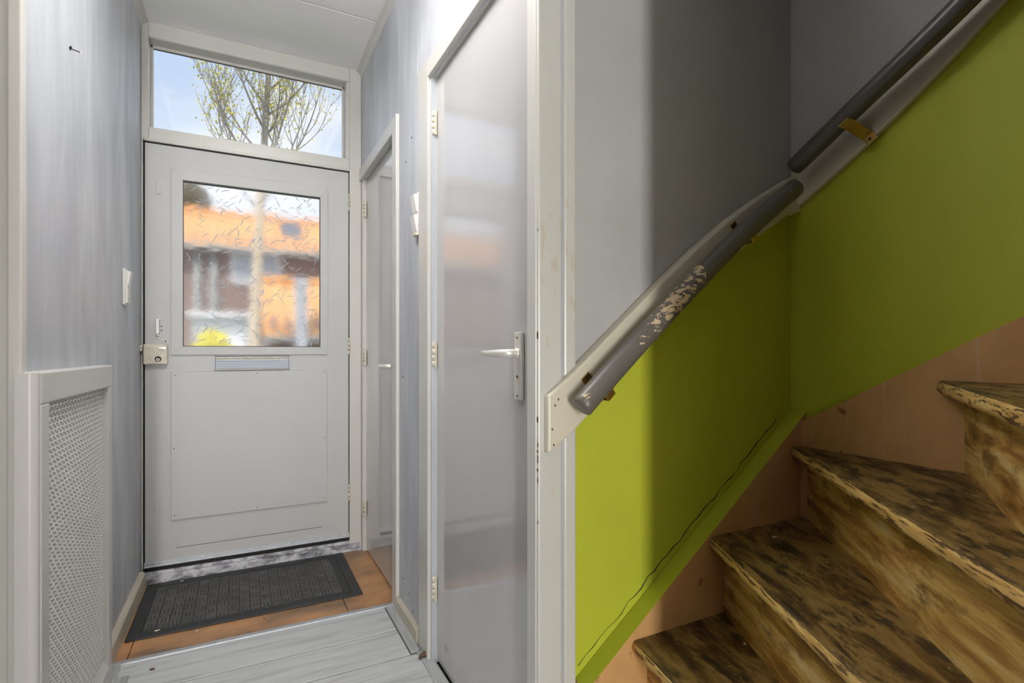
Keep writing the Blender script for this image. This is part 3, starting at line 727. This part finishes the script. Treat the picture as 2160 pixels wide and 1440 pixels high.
# newel post beside the camera
MB().box(.650, .7365, .116, .200, .008, HC - .004, .006).build('newel_post', 'white_paint', stc)

# ================================================================== HANDRAILS AND THEIR BOARDS
# board on the short stair wall
up = [(1157, 835), (1213, 783), (1300, 693), (1400, 590), (1470, 523), (1540, 462), (1600, 418), (1668, 375)]
lo = [(1157, 958), (1213, 908), (1285, 825), (1350, 750), (1450, 640), (1550, 540), (1610, 492), (1668, 450)]
YBD = YP - .024
bu = [onY(p_, YBD) for p_ in up]; bl = [onY(p_, YBD) for p_ in lo]
ptsA = [(v.x, v.z) for v in bu] + [(XB, bu[-1].z + .012), (XB, bl[-1].z + .010)] + [(v.x, v.z) for v in bl[::-1]]
bdA = MB().prism(ptsA, 'y', YBD, YA, bev=.005, seg=2).build('trim_9', 'cream_paint'); struct(bdA, 'cream board behind the lower handrail on the short stair wall', 'board')
for px_, py_ in ((1171, 855), (1178, 842), (1165, 905), (1168, 938)):
    v = onY((px_, py_), YBD); MB().box(v.x - .0016, v.x + .0016, YBD - .0006, YBD + .002, v.z - .0026, v.z + .0026).build('paint_chip', 'scrap_brown', bdA)
# board on the long stair wall
ys = [1.03, .9, .8, .7, .6, .5, .2, -.6]
ptsB = [(y, bB_lo(y)) for y in ys] + [(y, bB_lo(y) + (.110 if y > 1 else .118 if y > .85 else .125)) for y in ys[::-1]]
bdB = MB().prism(ptsB, 'x', XB - .018, XB, bev=.004).build('trim_10', 'cream_paint'); struct(bdB, 'cream board behind the upper handrail on the long stair wall', 'board')

def smooth_path(P, n=8):
    out = []
    for i in range(len(P) - 1):
        p0, p1, p2, p3 = P[max(i - 1, 0)], P[i], P[i + 1], P[min(i + 2, len(P) - 1)]
        for k in range(n):
            t_ = k / n
            out.append(0.5 * ((2 * p1) + (p2 - p0) * t_ + (2 * p0 - 5 * p1 + 4 * p2 - p3) * t_ ** 2 + (-p0 + 3 * p1 - 3 * p2 + p3) * t_ ** 3))
    out.append(P[-1]); return out
YR = .945
r1 = smooth_path([onY(p_, YR) for p_ in ((1227, 858), (1330, 741), (1450, 611), (1570, 489), (1676, 397))])
hr1 = tag(empty('handrail', (1.0, YR, .95)), 'lower grey round handrail with chipped paint, gently curved', 'handrail')
MB().tube(r1, .0250, 22, dome=.004).build('rail', 'rail_grey_paint', hr1, smooth=True)
def bracket1(px_, py_):
    c = onY((px_, py_), YR); i = min(range(len(r1)), key=lambda k: (r1[k] - c).length)
    t_ = (r1[min(i + 1, len(r1) - 1)] - r1[max(i - 1, 0)]).normalized(); c = r1[i]; n_ = Vector((-t_.z, 0, t_.x)).normalized()   # n_: up across the rail
    M = Matrix(((t_.x, 0, n_.x, c.x), (0, 1, 0, 0), (t_.z, 0, n_.z, c.z), (0, 0, 0, 1)))
    b = MB()
    b.box(-.013, .013, YBD - .003, YBD, -.052, .020, .001, M=M)                   # flange on the board
    b.box(-.013, .013, YR + .018, YBD - .002, -.006, -.003, .001, M=M)            # arm
    b.box(-.013, .013, YR - .004, YBD - .002, -.0290, -.0260, .001, M=M)          # saddle under the rail
    b.box(-.013, .013, YR + .004, YR + .007, -.044, -.0265, .001, M=M)
    b.box(-.013, .013, YR + .005, YBD - .002, -.0455, -.0425, .001, M=M)
    o = b.build('bracket', 'brass', hr1)
    for zz in (.012, -.047):
        p_ = M @ Vector((0, YBD - .0035, zz)); MB().cyl(p_, p_ + Vector((0, .002, 0)), .0034, 10).build('screw', 'dark_hole', o)
bracket1(1277, 798); bracket1(1583, 478)
XRL = XB - .072
r2 = smooth_path([onX(p_, XRL) for p_ in ((1676, 352), (1800, 231), (1960, 78), (2040, -2))])
dlt = (r2[-1] - r2[-6]).normalized()
r2 += [r2[-1] + dlt * .25 * k for k in (1, 2, 3)]
hr2 = tag(empty('handrail', (XRL, .4, 1.6)), 'upper dark round handrail running up out of the picture', 'handrail')
MB().tube(r2, .0245, 22, dome=.008).build('rail', 'rail_dark_paint', hr2, smooth=True)
def bracket2(px_, py_):
    c = onX((px_, py_), XRL); i = min(range(len(r2)), key=lambda k: (r2[k] - c).length)
    t_ = (r2[i + 1] - r2[i - 1]).normalized(); c = r2[i]; n_ = Vector((0, -t_.z, t_.y)); n_ = -n_ if n_.z < 0 else n_; n_.normalize()
    # local x: along the rail, y: towards the wall, z: up across the rail
    M = Matrix(((0, 1, 0, 0), (t_.y, 0, n_.y, c.y), (t_.z, 0, n_.z, c.z), (0, 0, 0, 1)))
    xw = XB - .018; b = MB()
    b.box(-.014, .014, xw - .003, xw, -.078, -.052, .0008, M=M)                  # flange on the board
    pr = [(xw, -.055), (xw - .003, -.055), (XRL - .004, -.0275), (XRL - .004, -.0245), (XRL + .002, -.0245), (xw, -.052)]
    b2 = bmesh.new(); A = [b2.verts.new(M @ Vector((-.014, p_[0], p_[1]))) for p_ in pr]; Bv = [b2.verts.new(M @ Vector((.014, p_[0], p_[1]))) for p_ in pr]
    b2.faces.new(A); b2.faces.new(Bv[::-1])
    for k in range(6): b2.faces.new([A[k], Bv[k], Bv[(k + 1) % 6], A[(k + 1) % 6]])
    b._add(b2)
    b.box(-.014, .014, XRL - .030, XRL + .004, -.0275, -.0245, .0008, M=M)       # saddle plate
    o = b.build('bracket', 'brass', hr2)
    p_ = M @ Vector((0, xw - .0035, -.066)); MB().cyl(p_, p_ + Vector((.002, 0, 0)), .0036, 10).build('screw', 'dark_hole', o)
bracket2(1787, 245)

# ================================================================== RADIATOR COVER
rc = tag(empty('radiator_cover', (XL + .02, 1.8, 0)), 'cream painted radiator cover with perforated grille on the left wall', 'radiator cover')
XF = -0.380; RY0, RY1, RH = 1.462, 2.157, 1.048
IY0, IY1, IZ0, IZ1 = 1.516, 2.108, .105, .978
MB().box(XL, XF, RY0, RY1, IZ1, RH, .004).build('top_rail', 'white_paint', rc)
MB().box(XL, XF, RY0, IY0, .0, IZ1, .003).build('stile', 'white_paint', rc)
MB().box(XL, XF, IY1, RY1, .0, IZ1, .003).build('stile', 'white_paint', rc)
MB().prism([(XL, 0), (XF, 0), (XF, IZ0 - .03), (XF - .018, IZ0), (XL, IZ0)], 'y', IY0, IY1).build('bottom_rail', 'white_paint', rc)
MB().prism([(XL + .001, RY0 + .004)] + [(XL + .001, RY0 - .020)] + arc(XF - .016, RY0 - .006, .014, -90, 0, 6) + [(XF - .002, RY0 + .004)], 'z', 0, RH - .002).build('corner_moulding', 'white_paint', rc)
for y, z in ((1.475, 1.018), (2.140, 1.026)): MB().cyl((XF - .001, y, z), (XF + .0006, y, z), .003, 8).build('nail_head', 'hinge_paint', rc)
g = MB(); PIT = .0140; HWID, HHT = .0074, .0090
ny, nz = int((IY1 - IY0) / PIT), int((IZ1 - IZ0) / PIT)
py_, pz_ = (IY1 - IY0) / ny, (IZ1 - IZ0) / nz
xg = XL + .024
# woven grille: vertical strips and raised horizontal bands with a slot in every cell
yy = [IY0]; zz = [IZ0]
for k in range(ny): c = IY0 + (k + .5) * py_; yy += [c - HWID / 2, c + HWID / 2]
yy.append(IY1)
for k in range(nz): c = IZ0 + (k + .5) * pz_; zz += [c - HHT / 2, c + HHT / 2]
zz.append(IZ1)
vv = {}
def gv(i, j):
    if (i, j) not in vv:
        wob = .0016 * (1 if ((i // 2) + (j // 2)) % 2 else -.4)
        vv[(i, j)] = g.bm.verts.new((xg + wob, yy[i], zz[j]))
    return vv[(i, j)]
for i in range(len(yy) - 1):
    for j in range(len(zz) - 1):
        if i % 2 == 1 and j % 2 == 1: continue
        g.bm.faces.new([gv(i, j), gv(i + 1, j), gv(i + 1, j + 1), gv(i, j + 1)])
ext = bmesh.ops.extrude_face_region(g.bm, geom=g.bm.faces[:])
for e in ext['geom']:
    if isinstance(e, bmesh.types.BMVert): e.co.x -= .0022
gr = g.build('perforated_grille', 'grille_paint', rc); gr['kind'] = 'stuff'
MB().box(XL + .0005, XL + .003, IY0, IY1, IZ0, IZ1).build('dark_niche_back', 'niche_shade_brown', rc)  # brown sheet, darkened to stand in for the shade of a deeper niche

# ================================================================== DOORMAT
dm = tag(empty('doormat', (.045, 2.72, 0)), 'black rubber doormat with basket-weave ribs in front of the door', 'doormat')
mx0, mx1, my0, my1 = -.392, .488, 2.424, 2.968
MB().box(mx0, mx1, my0, my1, 0, .007, .004).build('rubber_base', 'black_rubber', dm)
bd = .048
ins = MB().box(mx0 + bd, mx1 - bd, my0 + bd, my1 - bd, .0065, .0085, .001)
ins = ins.build('pile_base', 'black_rubber', dm)
rb = MB(); cs = .0415
nx_, nyc = int((mx1 - mx0 - 2 * bd) / cs), int((my1 - my0 - 2 * bd) / cs)
for i in range(nx_):
    for j in range(nyc):
        x0 = mx0 + bd + .003 + i * cs; y0 = my0 + bd + .003 + j * cs
        for k in range(3):
            w_ = cs / 3
            h_ = .0125 + random.uniform(-.0010, .0014)
            if (i + j) % 2: bx = (x0 + .002, x0 + cs - .002, y0 + k * w_ + .0022, y0 + (k + 1) * w_ - .0022)
            else: bx = (x0 + k * w_ + .0022, x0 + (k + 1) * w_ - .0022, y0 + .002, y0 + cs - .002)
            rb.box(*bx, .008, h_)
rb = rb.build('ribs', 'mat_pile', dm); rb['kind'] = 'stuff'
for a in ((mx0 + bd - .006, mx0 + bd - .002, my0 + bd - .006, my1 - bd + .006), (mx1 - bd + .002, mx1 - bd + .006, my0 + bd - .006, my1 - bd + .006),
          (mx0 + bd - .006, mx1 - bd + .006, my0 + bd - .006, my0 + bd - .002), (mx0 + bd - .006, mx1 - bd + .006, my1 - bd + .002, my1 - bd + .006)):
    MB().box(*a, .006, .0105, .001, seg=1).build('border_rib', 'black_rubber', dm)
# small litter
def flake(name, x, y, z, s_, m_, label, cat):
    b = bmesh.new(); n = 7; c = b.verts.new((x, y, z + .0022)); R = []
    for k in range(n):
        a = k * 2 * math.pi / n; r_ = s_ * random.uniform(.55, 1.1)
        R.append((b.verts.new((x + r_ * math.cos(a), y + r_ * .7 * math.sin(a), z)), b.verts.new((x + r_ * .9 * math.cos(a), y + r_ * .63 * math.sin(a), z + .0012))))
    for k in range(n):
        p_, q_ = R[k], R[(k + 1) % n]
        b.faces.new([p_[0], q_[0], q_[1], p_[1]]); b.faces.new([p_[1], q_[1], c])
    b.faces.new([r_[0] for r_ in R][::-1])
    q = MB(); q._add(b); return tag(q.build(name, m_), label, cat)
random.seed(5)
v = onZ((332, 1329), .0072); flake('paint_flake', v.x, v.y, .0072, .011, 'chip_white', 'pale flake on the front left rim of the doormat', 'flake')
v = onZ((384, 1225), .0115); flake('paint_flake', v.x, v.y, .0118, .009, 'chip_white', 'pale flake at the back left of the doormat ribs', 'flake')
v = onZ((378, 1332), 0); flake('paint_flake', v.x + .06, v.y - .02, 0, .007, 'chip_white', 'pale flake on the orange boards in front of the doormat', 'flake')
v = onZ((557, 1304), 0); flake('grit', v.x, v.y, 0, .006, 'dark_hole', 'dark crumb on the orange boards in front of the doormat', 'crumb')
v = onZ((322, 1411), .008); flake('dirt_clod', v.x, v.y, .008, .012, 'scrap_brown', 'brown clod of dirt on the grey laminate near the metal strip', 'dirt')
v0, v1 = onZ((884, 1389), .012), onZ((904, 1374), .022)
q = MB().tube([v0, v0.lerp(v1, .3) + Vector((0, 0, .006)), v0.lerp(v1, .6) + Vector((0, 0, .002)), v1], [.004, .008, .010, .007], 8)
tag(q.build('wood_scrap', 'scrap_brown'), 'brown splinter lying at the foot of the near door casing', 'scrap')
v = onZ((1578, 1113), .615); flake('paint_flake', v.x, v.y, .6155, .006, 'chip_white', 'pale flake at the back of the middle stair tread by the wall', 'flake')
v = onZ((1571, 1358), .41); flake('paint_flake', v.x, v.y, .4105, .006, 'chip_white', 'pale flake on the lowest visible stair tread', 'flake')
v = onZ((1634, 1133), .615); flake('paint_flake', v.x, v.y, .6155, .008, 'hinge_paint', 'long pale flake on the middle stair tread', 'flake')

# ================================================================== SWITCHES AND NAIL
ls = tag(empty('switch_and_socket', (XL, 2.59, 1.36)), 'white switch and socket plate on the left wall by the front door', 'switch')
yc = 2.60; zc = 1.352
MB().box(XL, XL + .010, yc - .040, yc + .040, zc - .073, zc + .073, .004).build('plate', 'plastic_white', ls)
MB().box(XL + .009, XL + .016, yc - .030, yc + .030, zc - .066, zc + .066, .003).build('insert', 'plastic_white', ls)
b = MB().prism([(XL + .0155, zc + .008), (XL + .018, zc + .008), (XL + .026, zc + .062), (XL + .0155, zc + .062)], 'y', yc - .026, yc + .026).build('rocker', 'plastic_white', ls)
MB().tube([(XL + .0155, yc, zc - .033), (XL + .0172, yc, zc - .033)], .022, 20).build('socket_well', 'plastic_cream', ls)
rs = tag(empty('double_switch', (XR, 1.93, 1.6)), 'white double rocker switch on the right wall beside the near door', 'switch')
ya, yb, z0 = 1.897, 1.955, 1.605
MB().box(XR - .012, XR, ya, yb, z0 - .080, z0 + .080, .003).build('plate', 'plastic_white', rs)
for c_ in (.040, -.036):
    MB().prism([(XR - .011, z0 + c_ - .032), (XR - .016, z0 + c_ - .032), (XR - .028, z0 + c_ + .030), (XR - .011, z0 + c_ + .034)], 'y', ya + .006, yb - .004, bev=.002).build('rocker', 'plastic_white', rs)
MB().box(XR - .020, XR - .010, ya + .008, yb - .006, z0 - .079, z0 - .070, .002).build('cable_nipple', 'plastic_cream', rs)
nl = tag(empty('wall_nail', (XL, 1.8, 1.9)), 'steel nail with a small washer sticking out of the left wall', 'nail')
MB().tube([(XL - .002, 1.845, 1.925), (XL + .024, 1.845, 1.919)], .0016, 8).build('shank', 'dark_hole', nl)
MB().tube([(XL + .024, 1.845, 1.919), (XL + .0255, 1.845, 1.9187)], .0050, 12).build('head', 'steel', nl)
MB().tube([(XL + .0005, 1.845, 1.9245), (XL + .0015, 1.845, 1.924)], .0075, 12).build('washer', 'dark_hole', nl)

# ================================================================== CEILING FILL PANEL OF THE HALL (added to brighten it, out of view above the frame)
lm = tag(empty('hall_fill_panel', (.09, 1.5, 2.45)), 'added glowing panel hung out of view to brighten the hall', 'fill light')
MB().box(-.16, .22, 1.13, 1.62, 2.42, 2.45, .010).build('glow_panel', 'fill_panel_glow', lm, smooth=True)
for x, y in ((-.10, 1.2), (.16, 1.2), (-.10, 1.56), (.16, 1.56)):
    MB().tube([(x, y, 2.445), (x, y, HC)], .003, 8).build('rod', 'plastic_white', lm)

# ================================================================== OUTDOORS
gd = MB().box(-30, 30, YF + .14, 45, -.30, -.12).build('ground_outside', 'paving_grey'); struct(gd, 'grey street paving outside the front door', 'ground')
gl = MB().box(-30, 30, 4.6, 9.5, -.14, -.08).build('lawn', 'grass_green'); struct(gl, 'grass strip outside the front door', 'lawn')
def gable_house(name, label, x0, x1, y0, y1, eave, ridge, wins):
    h = tag(empty(name, ((x0 + x1) / 2, y0, -.12)), label, 'house')
    MB().prism([(y0, -.12), (y1, -.12), (y1, eave), ((y0 + y1) / 2, ridge - .12), (y0, eave)], 'x', x0, x1).build('wall', 'brown_brick', h)
    for s_ in (0, 1):
        ym = (y0 + y1) / 2; ye = (y0 - .35) if s_ == 0 else (y1 + .35); sl = (ridge - eave) / (ym - y0); ze = eave - .35 * sl
        b_ = bmesh.new(); n = int((x1 - x0) / .11); rows = [[], []]
        for k in range(n + 1):
            x = x0 - .2 + (x1 - x0 + .4) * k / n; w_ = .05 * math.sin(k * math.pi / 1.5)
            rows[0].append(b_.verts.new((x, ye, ze + w_))); rows[1].append(b_.verts.new((x, ym, ridge + w_)))
        for k in range(n): b_.faces.new([rows[0][k], rows[0][k + 1], rows[1][k + 1], rows[1][k]])
        e_ = bmesh.ops.extrude_face_region(b_, geom=b_.faces[:])
        for v_ in e_['geom']:
            if isinstance(v_, bmesh.types.BMVert): v_.co.z -= .10
        q = MB(); q._add(b_); q.build('roof_slope', 'roof_tile_orange', h)
    MB().tube([(x0 - .2, (y0 + y1) / 2, ridge + .05), (x1 + .2, (y0 + y1) / 2, ridge + .05)], .12, 10).build('ridge', 'roof_tile_orange', h)
    MB().box(x0 - .2, x1 + .2, y0 - .45, y0 - .33, eave - .38, eave - .24).build('gutter', 'garage_grey', h)
    for (wx, wz, ww, wh) in wins:
        f_ = MB().box(wx - ww / 2, wx + ww / 2, y0 - .06, y0 + .02, wz, wz + wh).build('window', 'house_white', h)
        for k in range(2):
            MB().box(wx - ww / 2 + .09 + k * (ww / 2 - .04), wx - .05 + k * (ww / 2 - .04), y0 - .07, y0 - .055, wz + .10, wz + wh - .10).build('pane', 'house_pane', f_)
    return h
h1 = gable_house('terrace_house', 'brown brick house with bright orange tiled roof seen through the door pane', -9.5, 9.5, 19.6, 25.6, 4.75, 6.25,
    [(.45, 3.35, 1.5, 1.1), (-3.6, 3.0, 1.4, 1.25), (4.2, 2.9, 1.4, 1.25), (.4, .5, 1.8, 1.4), (-4.0, .5, 1.6, 1.4)])
for x in (-.80, -1.25): MB().tube([(x, 19.5, -.1), (x, 19.5, 4.5)], .09, 10).build('downpipe', 'garage_grey', h1)
MB().box(1.25, 1.95, 20.6, 22, 5.2, 5.75).build('dormer', 'dormer_blue', h1)
sh = gable_house('garden_shed', 'low outbuilding with orange pantile roof across the street', 0.70, 5.2, 15.2, 18.4, 1.75, 3.15, [])
MB().box(1.22, 1.54, 14.70, 14.76, -.12, 3.05).build('white_panel', 'house_white', sh)
gb = tag(empty('grey_garage', (-.8, 14.5, -.12)), 'pale grey flat garage at the left behind the door pane', 'garage')
MB().box(-1.0, .25, 14.0, 16, -.12, 1.9, .03).build('body', 'garage_grey', gb); MB().box(-1.08, .33, 13.9, 16.1, 1.9, 2.02, .02).build('roof', 'house_white', gb)
MB().box(-.8, .1, 13.96, 14.0, -.1, 1.5).build('garage_door', 'house_white', gb)
# flowering shrub and hedge
def leaf_cloud(name, m_, parent, cen, rad, n, size, seed, flat=1.0):
    random.seed(seed); verts = []; faces = []
    for k in range(n):
        while True:
            d_ = Vector((random.uniform(-1, 1), random.uniform(-1, 1), random.uniform(-1, 1)))
            if .15 < d_.length < 1: break
        p_ = Vector(cen) + Vector((d_.x * rad[0], d_.y * rad[1], d_.z * rad[2])); s_ = size * random.uniform(.6, 1.3)
        u_ = Vector((random.gauss(0, 1), random.gauss(0, 1), random.gauss(0, 1))).normalized(); w_ = u_.orthogonal().normalized()
        i = len(verts); verts += [p_ - u_ * s_, p_ + w_ * s_ * .45, p_ + u_ * s_, p_ - w_ * s_ * .45]; faces.append((i, i + 1, i + 2, i + 3))
    b_ = MB(); vs = [b_.bm.verts.new(v_) for v_ in verts]
    for f_ in faces: b_.bm.faces.new([vs[k] for k in f_])
    o = b_.build(name, m_, parent, recalc=False); o['kind'] = 'stuff'; return o
fb = tag(empty('forsythia_bush', (-.42, 8.6, -.1)), 'bright yellow flowering bush low behind the door pane', 'bush')
leaf_cloud('blossom', 'forsythia_yellow', fb, (-.36, 8.6, .70), (.34, .4, .74), 2600, .045, 21)
for k in range(7):
    a = k * .9; MB().tube([(-.42, 8.6, -.12), (-.42 + .15 * math.cos(a), 8.6 + .15 * math.sin(a), .5), (-.42 + .35 * math.cos(a), 8.6 + .35 * math.sin(a), 1.1)], [.018, .012, .006], 6).build('stem', 'bark_pale', fb)
hg = tag(empty('hedge', (2.6, 12.6, -.1)), 'olive brown hedge below the orange shed roof', 'hedge')
leaf_cloud('foliage', 'hedge_olive', hg, (2.7, 12.8, .55), (1.9, .5, .85), 5200, .075, 31)
MB().box(.95, 4.4, 12.55, 13.05, -.1, 1.05, .2).build('core', 'hedge_olive', hg)
def blob_tree(name, label, x, y, z0, z1, r_, seed):
    t_ = tag(empty(name, (x, y, -.12)), label, 'tree')
    MB().tube([(x, y, -.12), (x + .1, y, z0 + .5)], [.16, .10], 8).build('trunk', 'bark_pale', t_)
    leaf_cloud('foliage', 'hedge_olive', t_, (x, y, (z0 + z1) / 2), (r_, r_, (z1 - z0) / 2), 2600, .16, seed); return t_
blob_tree('far_tree', 'olive tree rising behind the orange roof at the left of the pane', -2.05, 28, 4.0, 9.0, 1.0, 41)
# the birch-like tree in front of the house
tr = tag(empty('street_tree', (.30, 11.6, -.12)), 'pale-barked tree with young yellow-green leaves outside the window', 'tree')
random.seed(9)
br = MB(); tips = []
def limb(p0, d0, L, r0, depth, lift=.18):
    n = 7; P = [Vector(p0)]; d_ = Vector(d0).normalized(); R = [r0]
    for k in range(n):
        d_ = (d_ + Vector((random.gauss(0, .09), random.gauss(0, .09), lift * .5 + random.gauss(0, .05)))).normalized()
        P.append(P[-1] + d_ * L / n); R.append(r0 * (1 - .72 * (k + 1) / n))
    br.tube(P, R, 7 if depth < 2 else 5)
    if depth >= 2:
        tips.extend(P[2:])
    if depth < 3:
        for k in range({1: 8, 2: 4}[depth]):
            i = random.randint(2, n); a = random.uniform(0, 2 * math.pi); sp = random.uniform(.4, .9)
            side = Vector((math.cos(a), math.sin(a) * .7, 0))
            limb(P[i], d_ * .8 + side * sp, L * random.uniform(.40, .62), max(R[i] * .55, .0055), depth + 1, lift)
trunk = [Vector(v_) for v_ in ((.20, 11.6, -.12), (.22, 11.6, 1.2), (.27, 11.6, 2.6), (.33, 11.6, 4.0), (.40, 11.6, 5.2), (.47, 11.6, 6.4), (.50, 11.6, 7.6), (.53, 11.6, 9.0))]
lower = MB().tube(trunk[:5], [.115, .105, .10, .085, .065], 12)
br.tube(trunk[3:], [.084, .065, .05, .035, .018], 9)
for z_, a, L in ((3.9, 2.7, 2.0), (4.0, -.35, 2.4), (4.3, 0.1, 2.6), (4.4, 3.4, 2.2), (4.5, 3.0, 2.4), (4.7, 1.2, 1.8), (4.9, -.5, 2.1), (5.0, 2.6, 2.2), (5.2, 4.5, 1.6), (5.4, .6, 1.8), (5.5, 3.7, 2.0), (5.8, -.2, 1.8), (6.0, 2.9, 1.7), (6.3, .4, 1.5), (6.6, 3.4, 1.5), (6.9, .1, 1.3), (7.2, 2.8, 1.2)):
    i = max(k for k in range(len(trunk)) if trunk[k].z <= z_); t_ = (z_ - trunk[i].z) / (trunk[i + 1].z - trunk[i].z)
    limb(trunk[i].lerp(trunk[i + 1], t_), (math.cos(a), math.sin(a), .75), L, .026, 1, .42)
lower.build('trunk', 'bark_pale', tr)
br.build('branches', 'twig_grey', tr)
lvv = MB()
for p_ in tips:
    for k in range(2):
        if random.random() < .40: continue
        q_ = p_ + Vector((random.gauss(0, .06), random.gauss(0, .06), random.gauss(0, .06))); s_ = random.uniform(.018, .040)
        u_ = Vector((random.gauss(0, 1), random.gauss(0, 1), random.gauss(0, 1))).normalized(); w_ = u_.orthogonal().normalized()
        a_ = [lvv.bm.verts.new(q_ + e_) for e_ in (-u_ * s_, w_ * s_ * .6, u_ * s_, -w_ * s_ * .6)]; lvv.bm.faces.new(a_)
lo_ = lvv.build('young_leaves', 'leaf_yellow_green', tr, recalc=False); lo_['kind'] = 'stuff'
